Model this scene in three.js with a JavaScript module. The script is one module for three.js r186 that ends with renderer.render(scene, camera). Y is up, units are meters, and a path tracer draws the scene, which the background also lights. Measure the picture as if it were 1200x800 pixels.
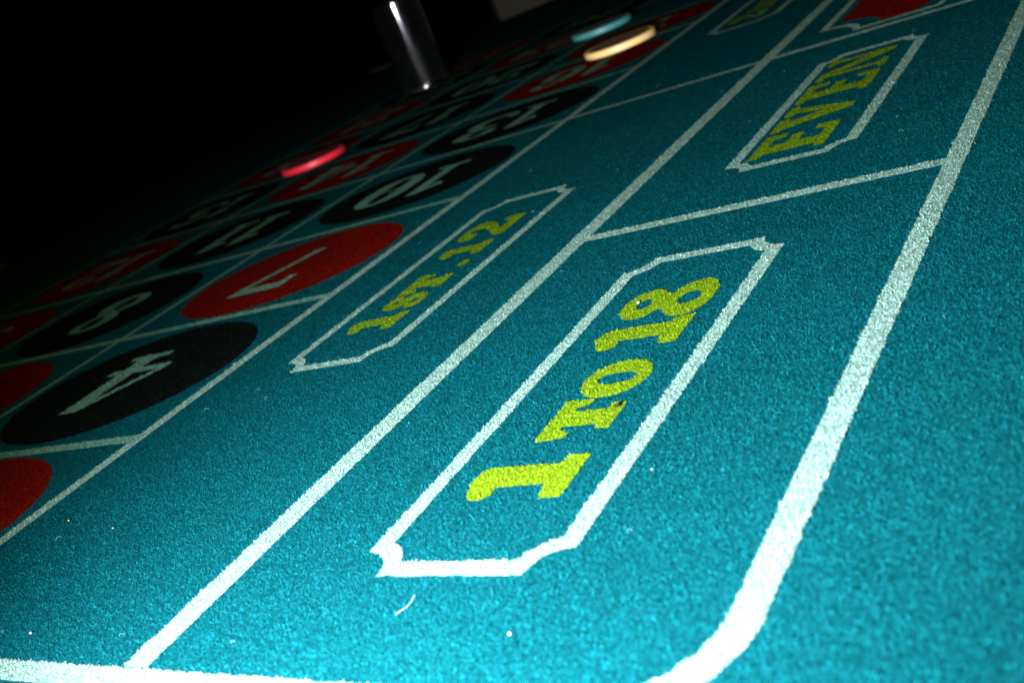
import * as THREE from 'three';
import { FontLoader } from 'three/addons/loaders/FontLoader.js';
import { mergeGeometries } from 'three/addons/utils/BufferGeometryUtils.js';

// ---------------------------------------------------------------- units
// The layout is drawn in rows: one number row of the cloth is 78 mm. u runs across the table, v away from us.
const U = 0.078;
const P = (u, v, h = 0) => new THREE.Vector3(u * U, h * U, -v * U);
let seed = 20240611;
const rnd = () => { seed = (seed + 0x6d2b79f5) | 0; let t = Math.imul(seed ^ (seed >>> 15), 1 | seed); t = (t + Math.imul(t ^ (t >>> 7), 61 | t)) ^ t; return ((t ^ (t >>> 14)) >>> 0) / 4294967296; };

// ---------------------------------------------------------------- camera
const scene = new THREE.Scene();
scene.background = new THREE.Color(0x000000);
const camera = new THREE.PerspectiveCamera(34.65, 1024 / 682, 0.01, 30);
const CAM = [2.72916, 0.88320, -0.80500];
const FW = [-0.5767, -0.31855, 0.75229], UP = [0.12944, 0.87359, 0.46914];      // (u, h, v)
camera.position.copy(P(CAM[0], CAM[2], CAM[1]));
camera.up.set(UP[0], UP[1], -UP[2]);
camera.lookAt(camera.position.clone().add(new THREE.Vector3(FW[0], FW[1], -FW[2])));
camera.focus = 0.205;
camera.userData.fStop = 32;
camera.updateMatrixWorld(true);

// ---------------------------------------------------------------- light
// the camera's own flash, a few centimetres to the left of the lens
const flash = new THREE.SpotLight(new THREE.Color(1.0, 1.0, 1.13), 1.45, 0, 0.92, 1, 2);
flash.name = 'camera_flash';
flash.position.copy(P(1.704, -1.118, 0.653));
flash.target.position.copy(P(1.704 - 0.065 * 2, -1.118 + 0.937 * 2, 0.653 - 0.25 * 2));
flash.castShadow = true; flash.shadow.radius = 0.3;
scene.add(flash, flash.target);
// a dim warm lamp over the player's side of the table
const lamp = new THREE.PointLight(new THREE.Color(1.0, 0.80, 0.1), 0.09, 0, 2);
lamp.name = 'room_lamp';
lamp.position.copy(P(1.2, 0.3, 4.5));
lamp.castShadow = true; lamp.shadow.radius = 2;
scene.add(lamp);

const renderer = new THREE.WebGLRenderer({ antialias: true });
renderer.toneMapping = THREE.LinearToneMapping;
renderer.toneMappingExposure = 1;
renderer.shadowMap.enabled = true;

// ---------------------------------------------------------------- helpers
const names = new Map();
const numbered = (n) => { const k = names.get(n) || 0; names.set(n, k + 1); return k ? `${n}_${String(k).padStart(3, '0')}` : n; };
function thing(name, label, category, pos, group) {
  const o = new THREE.Group(); o.name = numbered(name); o.userData = { label, category };
  if (group) o.userData.group = group;
  if (pos) o.position.copy(pos);
  scene.add(o); return o;
}
function part(name, geometry, material, parent, label) {
  const m = new THREE.Mesh(geometry, material); m.name = name; m.castShadow = m.receiveShadow = true;
  if (label) m.userData.label = label;
  parent.add(m); return m;
}
const std = (r, g, b, rough, o = {}) => new THREE.MeshPhysicalMaterial({ color: new THREE.Color().setRGB(r, g, b), roughness: rough, ...o });

// ---------------------------------------------------------------- cloth
// Every print colour of the cloth is a sheet plus the fibres that stand on it, so that edges are as ragged as dyed pile is.
const NU0 = -4.25, NU1 = 2.75, NV0 = -0.25, NV1 = 7.5, CELL = 0.003;
const GW = Math.ceil((NU1 - NU0) / CELL), GH = Math.ceil((NV1 - NV0) / CELL);
const owner = new Uint16Array(GW * GH);                                     // which print lies on top at each spot of the cloth
const prints = [];                                                          // { name, colour, parent, tris, h }
function hash2(x, y) { let n = Math.imul(x | 0, 374761393) ^ Math.imul(y | 0, 668265263); n = Math.imul(n ^ (n >>> 13), 1274126177); return ((n ^ (n >>> 16)) >>> 0) / 4294967296; }
function noise2(x, y) { const i = Math.floor(x), j = Math.floor(y), f = x - i, g = y - j, a = f * f * (3 - 2 * f), b = g * g * (3 - 2 * g);
  return (hash2(i, j) * (1 - a) + hash2(i + 1, j) * a) * (1 - b) + (hash2(i, j + 1) * (1 - a) + hash2(i + 1, j + 1) * a) * b; }
const wob = (u, v) => [u + (noise2(u * 400, v * 400) - .5) * .0036 + (noise2(u * 60 + 7, v * 60) - .5) * .003, v + (noise2(u * 400 + 91, v * 400 + 17) - .5) * .0036 + (noise2(u * 60, v * 60 + 31) - .5) * .003];
function ragged(loop, step = 0.006) {                                        // subdivide a closed outline and let the dye run a little
  const out = [];
  for (let i = 0; i < loop.length; i++) {
    const a = loop[i], b = loop[(i + 1) % loop.length], n = Math.max(1, Math.round(Math.hypot(b[0] - a[0], b[1] - a[1]) / step));
    for (let k = 0; k < n; k++) out.push(wob(a[0] + (b[0] - a[0]) * k / n, a[1] + (b[1] - a[1]) * k / n));
  }
  return out;
}
function fill(outer, holes = []) {                                           // outline(s) -> triangles
  const c = ragged(outer).map((p) => new THREE.Vector2(...p)), hs = holes.map((h) => ragged(h).map((p) => new THREE.Vector2(...p)));
  if (THREE.ShapeUtils.isClockWise(c)) c.reverse();
  for (const h of hs) if (!THREE.ShapeUtils.isClockWise(h)) h.reverse();
  const all = [...c, ...hs.flat()];
  return THREE.ShapeUtils.triangulateShape(c, hs).map((t) => t.map((i) => [all[i].x, all[i].y]));
}
function band(pathA, pathB) {                                                // a strip between two lines of equal length
  const t = [];
  const A = pathA.map((p) => wob(...p)), B = pathB.map((p) => wob(...p));
  for (let i = 0; i + 1 < A.length; i++) t.push([A[i], A[i + 1], B[i]], [B[i], A[i + 1], B[i + 1]]);
  return t;
}
function along(u0, v0, u1, v1, w) {                                          // straight printed line of width w
  const L = Math.hypot(u1 - u0, v1 - v0), n = Math.ceil(L / 0.006), nx = -(v1 - v0) / L * w / 2, ny = (u1 - u0) / L * w / 2, a = [], b = [];
  for (let i = 0; i <= n; i++) { const u = u0 + (u1 - u0) * i / n, v = v0 + (v1 - v0) * i / n; a.push([u + nx, v + ny]); b.push([u - nx, v - ny]); }
  return band(a, b);
}
function print(name, colour, tris, h, parent, label) {
  const p = { name, colour, tris, h, parent, label, blades: [] };
  prints.push(p); return p;
}

const COL = {
  felt: [0.0022, 0.082, 0.094], white: [0.222, 0.40, 0.325], pale: [0.135, 0.335, 0.25], lime: [0.146, 0.262, 0.008],
  red: [0.155, 0.007, 0.004], black: [0.005, 0.0085, 0.0065],
};
const table = thing('roulette_table', 'teal felt roulette table printed with numbered ovals and betting boxes', 'roulette table', P(0, 0));

// lines along the table
const L = [2.106, 0.984, -0.086, -1.378, -2.721, -3.978];                    // outer line, box line, then the four column lines
const R0 = 0.05, FAR = 12.0, H1 = 0.0016, H2 = 0.0022, H3 = 0.003;
{ // outer border with its rounded corner
  const w = 0.052, r = 0.2, a = [], b = [], put = (u, v, nu, nv) => { a.push([u + nu * w / 2, v + nv * w / 2]); b.push([u - nu * w / 2, v - nv * w / 2]); };
  for (let v = FAR; v > R0 + r; v -= 0.006) put(L[0], v, 1, 0);
  for (let k = 0; k <= 60; k++) { const t = k / 60 * Math.PI / 2; put(L[0] - r + r * Math.cos(t), R0 + r - r * Math.sin(t), Math.cos(t), -Math.sin(t)); }
  for (let u = L[0] - r; u > -4; u -= 0.006) put(u, R0, 0, -1);
  print('border_line', 'white', band(a, b), H1, table, 'thick white border line with a rounded corner');
}
print('divider_line', 'white', along(L[1], R0 + .03, L[1], FAR, .066), H1, table);
for (const k of [2, 3, 4, 5]) print('divider_line', k === 2 ? 'white' : 'pale', along(L[k], R0 + .03, L[k], FAR, k === 2 ? .05 : .036), H1, table);
for (let r = 1; r <= 12; r++) {
  const v = [0, 1, 1.98, 2.948][r] ?? (r === 5 ? 4.96 : r);
  print('divider_line', 'pale', along(L[5], v, L[2], v, .043), H2, table);
  if (r % 2 === 0 && r < 12) print('divider_line', 'white', along(L[1], v, L[0], v, .05), H2, table);
  if (r % 4 === 0 && r < 12) print('divider_line', 'white', along(L[2], v, L[1], v, .04), H2, table);
}

// glyphs of the printed lettering
const font = await new FontLoader().loadAsync('fonts/droid/droid_serif_bold.typeface.json');
const ring = (n, f) => Array.from({ length: n }, (_, k) => f(k / n * Math.PI * 2));
const eightHalf = (y) => Math.max(.20, ...[[.225, .50, .30], [.775, .41, .235]].map(([c, a, b]) => (Math.abs(y - c) < Math.max(b, .225) ? a * Math.sqrt(Math.max(0, 1 - ((y - c) / (c < .5 && y < c ? .225 : c > .5 && y > c ? .225 : b)) ** 2)) : 0)));
const eightSide = (s) => Array.from({ length: 41 }, (_, k) => { const y = .5 - .5 * Math.cos(Math.PI * k / 40); return [.5 + s * (y < .003 || y > .997 ? .1 : eightHalf(y)), y]; });
const custom = {                                                             // heavy slab figures of the betting boxes, in a unit box
  1: [[[[0, 0], [1, 0], [1, .17], [.80, .22], [.80, .92], [.70, .97], [.46, 1], [.04, .89], [.02, .78], [.12, .70], [.34, .72], [.34, .22], [0, .17]]]],
  T: [[[[.2, 0], [.8, 0], [.8, .18], [.67, .22], [.67, .78], [.80, .77], [.86, .60], [.96, .58], [1, 1], [0, 1], [.04, .58], [.14, .60], [.2, .77], [.33, .78], [.33, .22], [.2, .18]]]],
  O: [[ring(48, (t) => [.5 + .5 * Math.cos(t), .5 + .5 * Math.sin(t)]), ring(32, (t) => [.5 + .18 * Math.cos(t), .5 + .34 * Math.sin(t)])]],
  8: [[[...eightSide(1), ...eightSide(-1).reverse()], ring(32, (t) => [.5 + .20 * Math.cos(t), .265 + .135 * Math.sin(t)]), ring(32, (t) => [.5 + .16 * Math.cos(t), .775 + .10 * Math.sin(t)])]],
};
function glyph(ch) {                                                         // [[outer, hole...], ...] in a unit box
  const sh = font.generateShapes(ch, 100).map((s) => s.extractPoints(8)).map((s) => [s.shape, ...s.holes].map((l) => l.map((p) => [p.x, p.y])));
  let x0 = 1e9, x1 = -1e9, y0 = 1e9, y1 = -1e9;
  for (const s of sh) for (const [x, y] of s[0]) { x0 = Math.min(x0, x); x1 = Math.max(x1, x); y0 = Math.min(y0, y); y1 = Math.max(y1, y); }
  return { shapes: sh.map((s) => s.map((l) => l.filter((p, i) => !i || Math.hypot(p[0] - l[i - 1][0], p[1] - l[i - 1][1]) > .01).map(([x, y]) => [(x - x0) / (x1 - x0), (y - y0) / (y1 - y0)]))), ratio: (x1 - x0) / (y1 - y0) };
}
const area2 = (l) => l.reduce((t, p, i) => { const q = l[(i + 1) % l.length]; return t + p[0] * q[1] - q[0] * p[1]; }, 0);
function heavier(loop, d, hole) {                                            // thicken a stroke by d all round
  const l = []; for (let i = 0; i < loop.length; i++) { const a = loop[i], b = loop[(i + 1) % loop.length], n = Math.max(1, Math.round(Math.hypot(b[0] - a[0], b[1] - a[1]) / .008)); for (let k = 0; k < n; k++) l.push([a[0] + (b[0] - a[0]) * k / n, a[1] + (b[1] - a[1]) * k / n]); }
  const s = (area2(l) > 0 ? 1 : -1) * (hole ? -1 : 1);
  return l.map((p, i) => { const a = l[(i + l.length - 1) % l.length], b = l[(i + 1) % l.length], x = b[0] - a[0], y = b[1] - a[1], m = Math.hypot(x, y) || 1; return [p[0] + s * y / m * d, p[1] - s * x / m * d]; });
}
const glyphTris = (shapes, map, d = 0) => shapes.flatMap(([o, ...hs]) => fill(d ? heavier(o.map(map), d) : o.map(map), hs.map((h) => (d ? heavier(h.map(map), d, true) : h.map(map)))));
// lettering that is read from the player's side: letter tops point to lower u
function letter(ch, ub, ut, v0, v1, parent) {
  const d = custom[ch] ? .003 : ch === 'N' || ch === 'D' ? .004 : .009, shapes = custom[ch] ?? glyph(ch).shapes;
  return print('letter', 'lime', glyphTris(shapes, ([x, y]) => [ub - d + (ut - ub + 2 * d) * y, v0 + d + (v1 - v0 - 2 * d) * x], d), H1, parent);
}

// notched frames around the outside bets
function frame(u0, u1, v0, v1, w, notch, label) {
  const loop = (d, n) => {
    const a = u0 + d, b = u1 - d, c = v0 + d, e = v1 - d, o = [], arc = (cu, cv, t0) => { for (let k = 0; k <= 10; k++) { const t = t0 - k / 10 * Math.PI / 2; o.push([cu + n * Math.cos(t), cv + n * Math.sin(t)]); } };
    arc(u0 + d * .3, v0 + d * .3, Math.PI / 2); arc(u1 - d * .3, v0 + d * .3, Math.PI); arc(u1 - d * .3, v1 - d * .3, -Math.PI / 2); arc(u0 + d * .3, v1 - d * .3, 0);
    const cl = (x, lo, hi) => Math.min(hi, Math.max(lo, x));
    return o.map(([u, v]) => [cl(u, a, b), cl(v, c, e)]);
  };
  return print('bet_frame', 'white', fill(loop(0, notch), [loop(w, notch + w * .5)]), H1, table, label);
}
const f18 = frame(1.311, 1.762, .333, 1.682, .040, .07, 'notched white frame around the lettering 1 TO 18');
letter('1', 1.652, 1.413, .552, .692, f18); letter('T', 1.645, 1.487, .753, .913, f18); letter('O', 1.650, 1.490, .913, 1.073, f18);
letter('1', 1.650, 1.420, 1.138, 1.268, f18); letter('8', 1.664, 1.418, 1.274, 1.470, f18);
const f12 = frame(.215, .652, 1.308, 2.700, .036, .075, 'notched white frame around the lettering 1ST. 12');
letter('1', .525, .318, 1.535, 1.65, f12); letter('S', .525, .36, 1.68, 1.80, f12); letter('T', .525, .36, 1.80, 1.96, f12); letter('.', .528, .49, 1.99, 2.04, f12);
letter('1', .522, .318, 2.10, 2.215, f12); letter('2', .528, .295, 2.26, 2.455, f12);
const fev = frame(1.338, 1.766, 2.317, 3.652, .040, .07, 'notched white frame around the lettering EVEN');
letter('E', 1.654, 1.403, 2.415, 2.655, fev); letter('V', 1.657, 1.400, 2.675, 2.96, fev); letter('E', 1.660, 1.397, 3.0, 3.235, fev); letter('N', 1.660, 1.400, 3.27, 3.58, fev);
const frd = frame(1.154, 1.93, 4.09, 5.90, .036, .2, 'notched white frame around a plain red panel');
{ const n = .3, o = [], a = 1.23, b = 1.86, c = 4.155, e = 5.835, arc = (cu, cv, t0) => { for (let k = 0; k <= 12; k++) { const t = t0 - k / 12 * Math.PI / 2; o.push([cu + n * Math.cos(t), cv + n * Math.sin(t)]); } };
  arc(a - .06, c - .06, Math.PI / 2); arc(b + .06, c - .06, Math.PI); arc(b + .06, e + .06, -Math.PI / 2); arc(a - .06, e + .06, 0);
  print('colour_panel', 'red', fill(o.map(([u, v]) => [Math.min(b, Math.max(a, u)), Math.min(e, Math.max(c, v))])), H1, frd); }
const f24 = frame(.224, .66, 5.215, 6.65, .036, .075, 'notched white frame around the lettering 2ND. 12');
letter('2', .528, .30, 5.40, 5.58, f24); letter('N', .525, .36, 5.62, 5.82, f24); letter('D', .525, .36, 5.83, 6.0, f24); letter('.', .528, .49, 6.02, 6.07, f24);
letter('1', .522, .318, 6.12, 6.24, f24); letter('2', .528, .295, 6.27, 6.45, f24);

// numbered ovals: read from the far end, tops towards us
const REDS = new Set([1, 3, 5, 7, 9, 12, 14, 16, 18, 19, 21, 23, 25, 27, 30, 32, 34, 36]);
const vm = (r) => [0.53, 1.49, 2.455, 3.47, 4.48][r] ?? r + .49;
for (let n = 1; n <= 27; n++) {
  const row = Math.floor((n - 1) / 3), col = (n - 1) % 3, cu = (L[2 + col] + L[3 + col]) / 2, cv = vm(row);
  if (col === 0 && row > 6) continue;
  const oval = []; for (let k = 0; k < 72; k++) { const t = k / 72 * Math.PI * 2; oval.push([cu + .575 * Math.cos(t), cv + .435 * Math.sin(t)]); }
  const red = REDS.has(n), disc = print('number_oval', red ? 'red' : 'black', fill(oval), H1, table, `${red ? 'red' : 'black'} oval with the number ${n}`);
  const s = String(n), hgt = .44, ws = [...s].map((c) => c === '1' ? .235 : c === '4' ? .36 : .33), gap = .03, tot = ws.reduce((a, b) => a + b) + gap * (ws.length - 1);
  let u = cu + (col ? .005 : -.035) + tot / 2;
  [...s].forEach((c, i) => { const us = u, w = ws[i]; print('digit', 'pale', glyphTris(glyph(c).shapes, ([x, y]) => [us - w * x, cv + hgt / 2 - hgt * y]), H2, disc); u -= w + gap; });
}

// which print is on top where
prints.forEach((p, i) => {
  for (const [a, b, c] of p.tris) {
    const x0 = Math.max(0, Math.floor((Math.min(a[0], b[0], c[0]) - NU0) / CELL)), x1 = Math.min(GW - 1, Math.ceil((Math.max(a[0], b[0], c[0]) - NU0) / CELL));
    const y0 = Math.max(0, Math.floor((Math.min(a[1], b[1], c[1]) - NV0) / CELL)), y1 = Math.min(GH - 1, Math.ceil((Math.max(a[1], b[1], c[1]) - NV0) / CELL));
    const s = Math.sign((b[0] - a[0]) * (c[1] - a[1]) - (b[1] - a[1]) * (c[0] - a[0])) || 1;
    for (let y = y0; y <= y1; y++) for (let x = x0; x <= x1; x++) {
      const u = NU0 + (x + .5) * CELL, v = NV0 + (y + .5) * CELL;
      if (s * ((b[0] - a[0]) * (v - a[1]) - (b[1] - a[1]) * (u - a[0])) < -1e-9 || s * ((c[0] - b[0]) * (v - b[1]) - (c[1] - b[1]) * (u - b[0])) < -1e-9 || s * ((a[0] - c[0]) * (v - c[1]) - (a[1] - c[1]) * (u - c[0])) < -1e-9) continue;
      const at = y * GW + x, old = owner[at];
      if (!old || prints[old - 1].h <= p.h) owner[at] = i + 1;
    }
  }
});

// fibres: short blades lying every way on the cloth, dense where the camera is close enough to see them one by one
const feltBlades = [];
const DENS = 130000, RIGHT = new THREE.Vector3(FW[1] * UP[2] - FW[2] * UP[1], FW[2] * UP[0] - FW[0] * UP[2], FW[0] * UP[1] - FW[1] * UP[0]);
const T = 0.07, TANV = Math.tan(34.65 / 2 * Math.PI / 180), TANH = TANV * 1.5015;
for (let cu = NU0; cu < NU1; cu += T) for (let cv = NV0; cv < NV1; cv += T) {
  const du = cu + T / 2 - CAM[0], dv = cv + T / 2 - CAM[2], dh = -CAM[1], d = Math.hypot(du, dv, dh);
  const z = du * FW[0] + dh * FW[1] + dv * FW[2], x = Math.abs(du * RIGHT.x + dh * RIGHT.y + dv * RIGHT.z), y = du * UP[0] + dh * UP[1] + dv * UP[2];
  if (z < .3 || x > z * TANH * 1.2 + .15 || Math.abs(y) > z * TANV * 1.25 + .15) continue;
  const n = DENS * Math.min(1, (2.7 / d) ** 2) * T * T;
  for (let k = Math.floor(n + rnd()); k > 0; k--) {
    const u = cu + rnd() * T, v = cv + rnd() * T, gx = Math.floor((u - NU0) / CELL), gy = Math.floor((v - NV0) / CELL);
    const o = gx >= 0 && gy >= 0 && gx < GW && gy < GH ? owner[gy * GW + gx] : 0;
    (o ? prints[o - 1].blades : feltBlades).push(u, v);
  }
}
function clothGeometry(tris, h, blades, jitter) {
  const nT = tris.length, nB = blades.length / 2, pos = new Float32Array((nT + nB) * 9), nor = new Float32Array((nT + nB) * 9), col = new Float32Array((nT + nB) * 9), uv = new Float32Array((nT + nB) * 6);
  let i = 0;
  const put = (u, y, v, nx, ny, nz, c) => { pos[i * 3] = u * U; pos[i * 3 + 1] = y * U; pos[i * 3 + 2] = -v * U; nor[i * 3] = nx; nor[i * 3 + 1] = ny; nor[i * 3 + 2] = nz; col[i * 3] = col[i * 3 + 1] = col[i * 3 + 2] = c; uv[i * 2] = u * U; uv[i * 2 + 1] = v * U; i++; };
  for (const [a, b, c] of tris) {
    const up = (b[0] - a[0]) * (c[1] - a[1]) - (b[1] - a[1]) * (c[0] - a[0]) > 0, q = up ? [a, b, c] : [a, c, b];
    for (const p of q) put(p[0], h, p[1], 0, 1, 0, .8);
  }
  for (let k = 0; k < nB; k++) {
    const u = blades[2 * k], v = blades[2 * k + 1], nap = noise2(u * 2.3 + 5, v * 2.3 + 9) * .65 + noise2(u * 6.1 + 3, v * 6.1) * .35, t = rnd() < .3 ? .9 + nap * 3 + (rnd() - .5) * 1.2 : rnd() * 6.2832, len = .004 + rnd() * .0045, tilt = .12 + rnd() * rnd() * (.35 + .7 * nap), w = .0009 + rnd() * .0008, roll = (rnd() - .5) * 1.2;
    const cx = Math.cos(t), cz = Math.sin(t), du = cx * len * Math.cos(tilt), dv = cz * len * Math.cos(tilt), dh = len * Math.sin(tilt);
    // across the blade: horizontal, rolled a little
    const ax = -cz * w * Math.cos(roll), az = cx * w * Math.cos(roll), ah = w * Math.sin(roll);
    let A = [u - ax - du * .3, h + .0006 + Math.max(0, -ah), v - az - dv * .3], B = [u + ax - du * .3, h + .0006 + Math.max(0, ah), v + az - dv * .3], C = [u + du * .7, h + dh, v + dv * .7];
    let e1 = [B[0] - A[0], B[1] - A[1], A[2] - B[2]], e2 = [C[0] - A[0], C[1] - A[1], A[2] - C[2]];
    let nx = e1[1] * e2[2] - e1[2] * e2[1], ny = e1[2] * e2[0] - e1[0] * e2[2], nz = e1[0] * e2[1] - e1[1] * e2[0];
    if (ny < 0) { [A, B] = [B, A]; nx = -nx; ny = -ny; nz = -nz; }
    const l = Math.hypot(nx, ny, nz) || 1, c = 1 + (rnd() - .5) * jitter; nx /= l; ny /= l; nz /= l;
    for (const p of [A, B, C]) put(p[0], p[1], p[2], nx, ny, nz, c);
  }
  const g = new THREE.BufferGeometry();
  g.setAttribute('position', new THREE.BufferAttribute(pos, 3)); g.setAttribute('normal', new THREE.BufferAttribute(nor, 3));
  g.setAttribute('color', new THREE.BufferAttribute(col, 3)); g.setAttribute('uv', new THREE.BufferAttribute(uv, 2));
  return g;
}
// grain of the pressed fibres between the standing ones
const GN = 1024, grain = new Uint8Array(GN * GN * 4), gf = new Float32Array(GN * GN).fill(.5);
for (let k = 0; k < 90000; k++) {
  let x = rnd() * GN, y = rnd() * GN; const t = rnd() * 6.2832, n = 5 + rnd() * 9, c = rnd();
  for (let i = 0; i < n; i++) { const xi = ((x | 0) + GN) % GN, yi = ((y | 0) + GN) % GN; gf[yi * GN + xi] = gf[yi * GN + xi] * .25 + c * .75; gf[yi * GN + (xi + 1) % GN] = gf[yi * GN + (xi + 1) % GN] * .5 + c * .5; x += Math.cos(t); y += Math.sin(t); }
}
for (let i = 0; i < GN * GN; i++) { const c = Math.round(150 + 100 * gf[i]); grain[i * 4] = grain[i * 4 + 1] = grain[i * 4 + 2] = c; grain[i * 4 + 3] = 255; }
const grainMap = new THREE.DataTexture(grain, GN, GN); grainMap.wrapS = grainMap.wrapT = THREE.RepeatWrapping; grainMap.magFilter = THREE.LinearFilter; grainMap.minFilter = THREE.LinearMipmapLinearFilter; grainMap.generateMipmaps = true;
grainMap.repeat.set(1 / .08, 1 / .08); grainMap.colorSpace = THREE.SRGBColorSpace; grainMap.needsUpdate = true;
const grainBump = grainMap.clone(); grainBump.colorSpace = THREE.NoColorSpace; grainBump.needsUpdate = true;
const clothMat = Object.fromEntries(Object.entries(COL).map(([k, c]) => [k, new THREE.MeshPhysicalMaterial({ color: new THREE.Color().setRGB(...c), roughness: 1, specularIntensity: 0, vertexColors: true, side: THREE.DoubleSide, map: grainMap, bumpMap: grainBump, bumpScale: .00012 })]));
{
  const a = -8.8, b = 3.1, c = -1.3, d = 14, felt = [[[a, c], [b, c], [b, d]], [[a, c], [b, d], [a, d]]];
  part('felt', clothGeometry(felt, 0, feltBlades, .8), clothMat.felt, table);
  const slab = new THREE.BoxGeometry((b - a) * U + .03, .03, (d - c) * U + .03); slab.translate((a + b) / 2 * U, -.0155, -(c + d) / 2 * U);
  part('table_base', slab, std(.05, .022, .01, .4), table);
}
for (const p of prints) {
  const parent = p.parent.mesh ?? p.parent;
  p.mesh = part(p.name, clothGeometry(p.tris, p.h, p.blades, p.colour === 'black' ? 1.5 : p.colour === 'red' ? .9 : .5), clothMat[p.colour], parent, p.label);
}

// ---------------------------------------------------------------- chips
function chip(label, u, v, edge, face, turn) {
  const o = thing('casino_chip', label, 'casino chip', P(u, v, .003));
  const r = .0195, t = .0034, b = .0006, pts = [[0, 0], [r - b, 0], [r - b * .3, b * .3], [r, b], [r, t - b], [r - b * .3, t - b * .3], [r - b, t], [.0172, t], [.0169, t - .0003], [0, t - .0003]];
  part('chip_body', new THREE.LatheGeometry(pts.map((p) => new THREE.Vector2(...p)), 96), edge, o);
  const inlay = new THREE.CylinderGeometry(.0165, .0165, .0004, 64); inlay.translate(0, t - .00005, 0);
  part('inlay', inlay, face, o);
  o.rotation.y = turn; return o;
}
chip('bright red casino chip lying on the number 14 oval', -2.898, 5.176, std(.95, .03, .055, .42), std(.12, .01, .012, .7), .3);
chip('cream yellow casino chip lying on the red oval nearest the top', -.665, 6.0, std(.97, .68, .25, .42), std(.16, .085, .03, .7), 1.2);
chip('pale blue casino chip lying behind the cream chip', -1.42, 7.302, std(.07, .3, .28, .45), std(.03, .09, .09, .7), 2.2);
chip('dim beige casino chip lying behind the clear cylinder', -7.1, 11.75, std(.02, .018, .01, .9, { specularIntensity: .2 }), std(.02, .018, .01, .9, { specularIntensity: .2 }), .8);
chip('olive yellow casino chip cut off by the left edge of the photo', -6.70, 4.637, std(.09, .085, .02, .6), std(.05, .04, .015, .6), .1);

// ---------------------------------------------------------------- clear marker
{
  const o = thing('marker_cylinder', 'clear acrylic cylinder standing upright on the far number ovals', 'roulette marker', P(-3.468, 7.60, .003));
  const R = .0178, W = .0012, Hh = .064, pts = [[0, 0], [R - .0006, 0], [R - .0004, .0004], [R, .0034], [R, Hh - .002], [R, Hh - .0008], [R - .0004, Hh], [R - W + .0004, Hh], [R - W, Hh - .0006], [R - W, .0026], [R - W - .001, .002], [0, .002]];
  part('cylinder_wall', new THREE.LatheGeometry(pts.map((p) => new THREE.Vector2(...p)), 128), new THREE.MeshPhysicalMaterial({ color: 0xffffff, roughness: .075, transmission: .9988, thickness: .002, ior: 1.49 }), o);
  const foot = [[R - .0003, 0]];
  for (let k = 0; k <= 16; k++) { const y = .0002 + .0032 * k / 16; foot.push([R + .0008 - .16 * (y - y * y / .0068), y]); } foot.push([R + .0001, .0036]);
  part('base_rim', new THREE.LatheGeometry(foot.map((p) => new THREE.Vector2(...p)), 128), new THREE.MeshPhysicalMaterial({ color: 0xffffff, roughness: .1, transmission: 1, thickness: .001, ior: 1.49 }), o);
}

// ---------------------------------------------------------------- box at the far side
{
  const o = thing('cardboard_box', 'dull grey box standing at the far side of the table', 'box', P(-5.37, 12.31, .003));
  o.rotation.y = .6;
  const w = .16, d = .1, h = .09, t = .0025;
  const body = mergeGeometries([[w, h, t, w / 2, h / 2, -t / 2], [w, h, t, w / 2, h / 2, -d + t / 2], [t, h, d - 2 * t, t / 2, h / 2, -d / 2], [t, h, d - 2 * t, w - t / 2, h / 2, -d / 2], [w - 2 * t, t, d - 2 * t, w / 2, t / 2, -d / 2]].map(([a, b, c, x, y, z]) => new THREE.BoxGeometry(a, b, c).translate(x, y, z)));
  part('box_body', body, std(.04, .036, .02, .9), o);
  part('box_lid', new THREE.BoxGeometry(w + .004, .012, d + .004).translate(w / 2, h + .0065, -d / 2), std(.04, .036, .02, .9), o);
}

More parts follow.
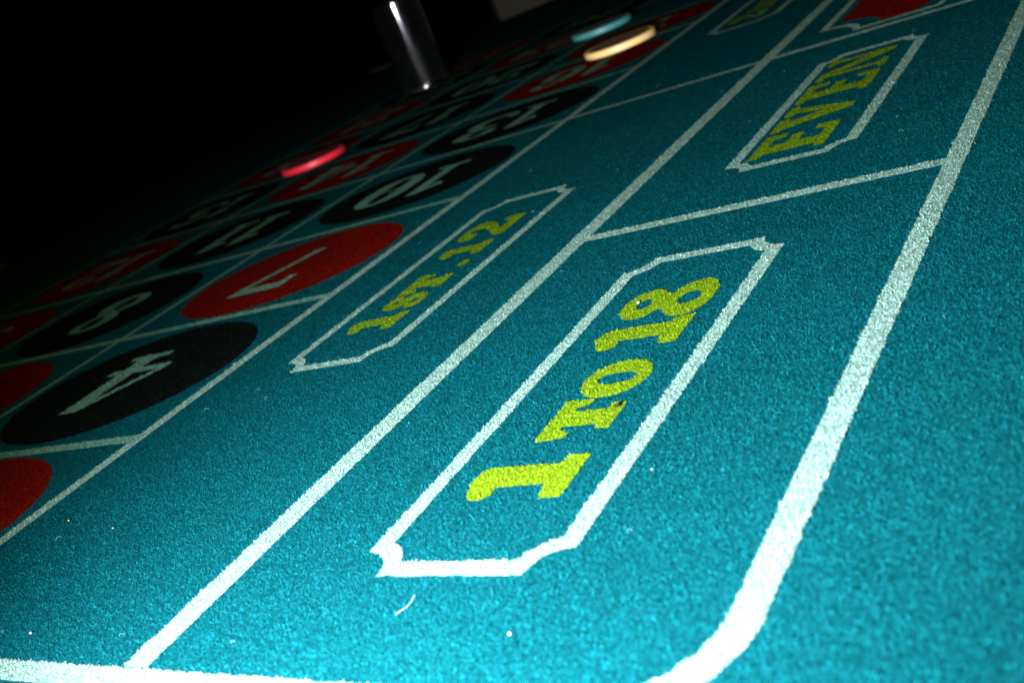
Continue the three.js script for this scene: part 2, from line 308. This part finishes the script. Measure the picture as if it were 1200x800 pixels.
// ---------------------------------------------------------------- lint and crumbs
function tag(m, name, label, category, group) { m.name = numbered(name); m.userData = { label, category }; if (group) m.userData.group = group; m.castShadow = m.receiveShadow = true; scene.add(m); return m; }
{
  const c = new THREE.CatmullRomCurve3([P(1.503, .229, .006), P(1.511, .237, .008), P(1.517, .248, .008), P(1.519, .258, .010), P(1.521, .268, .014)]);
  tag(new THREE.Mesh(new THREE.TubeGeometry(c, 24, .00005, 6), std(.13, .15, .15, 1, { specularIntensity: 0 })), 'lint_thread', 'short curved white thread lying below the 1 to 18 frame', 'thread');
}
function crumb(label, u, v, r, m) {
  const g = new THREE.IcosahedronGeometry(r, 2), p = g.attributes.position;
  for (let i = 0; i < p.count; i++) { const k = .75 + .5 * noise2(p.getX(i) / r * 2 + u * 9 + 20, p.getY(i) / r * 2 + p.getZ(i) / r * 1.7 + v * 7 + 20); p.setXYZ(i, p.getX(i) * k * 1.2, p.getY(i) * k * .7, p.getZ(i) * k); }
  g.computeVertexNormals();
  const o = new THREE.Mesh(g, m); o.position.copy(P(u, v, .006)); return tag(o, 'crumb', label, 'crumb');
}
const pale = std(.26, .25, .25, 1, { specularIntensity: 0 }), dark = std(.012, .012, .006, 1, { specularIntensity: 0 }), tan = std(.3, .24, .07, 1, { specularIntensity: 0 });
crumb('white crumb in the small loop of the lime 8', 1.456, 1.381, .00028, pale);
crumb('dark crumb on the foot of the lime letter T', 1.632, .862, .0004, dark);
crumb('white speck on the bare felt right of the curved thread', 1.753, .192, .00016, pale);
crumb('white speck close to the near white border line at lower left', .550, .150, .0002, pale);
crumb('yellowish speck beside the white line near the number 1 oval', .129, .566, .00017, tan);
crumb('tan speck on the felt nearer the box line', .376, .521, .00016, tan);
crumb('white speck on the felt right of the big lime 1', 1.812, .615, .00012, pale);

// loose lint scattered over the pile
{
  const bits = [];
  for (let k = 0; k < 40; k++) {
    const u = 0 + rnd() * 2.6, v = rnd() * 4.2, t = rnd() * 6.2832, l = .006 + rnd() * .012, b = (rnd() - .5) * .008;
    const q = [0, .33, .66, 1].map((f) => P(u + Math.cos(t) * l * f - Math.sin(t) * b * f * f, v + Math.sin(t) * l * f + Math.cos(t) * b * f * f, .004 + .005 * Math.sin(f * 3.1)));
    bits.push(new THREE.TubeGeometry(new THREE.CatmullRomCurve3(q), 6, .000015 + rnd() * .000012, 4));
  }
  const lint = tag(new THREE.Mesh(mergeGeometries(bits), std(.10, .25, .26, 1, { specularIntensity: 0 })), 'loose_lint', 'tiny pale lint fibres scattered over the teal felt', 'lint');
  lint.userData.kind = 'stuff';
}

renderer.render(scene, camera);
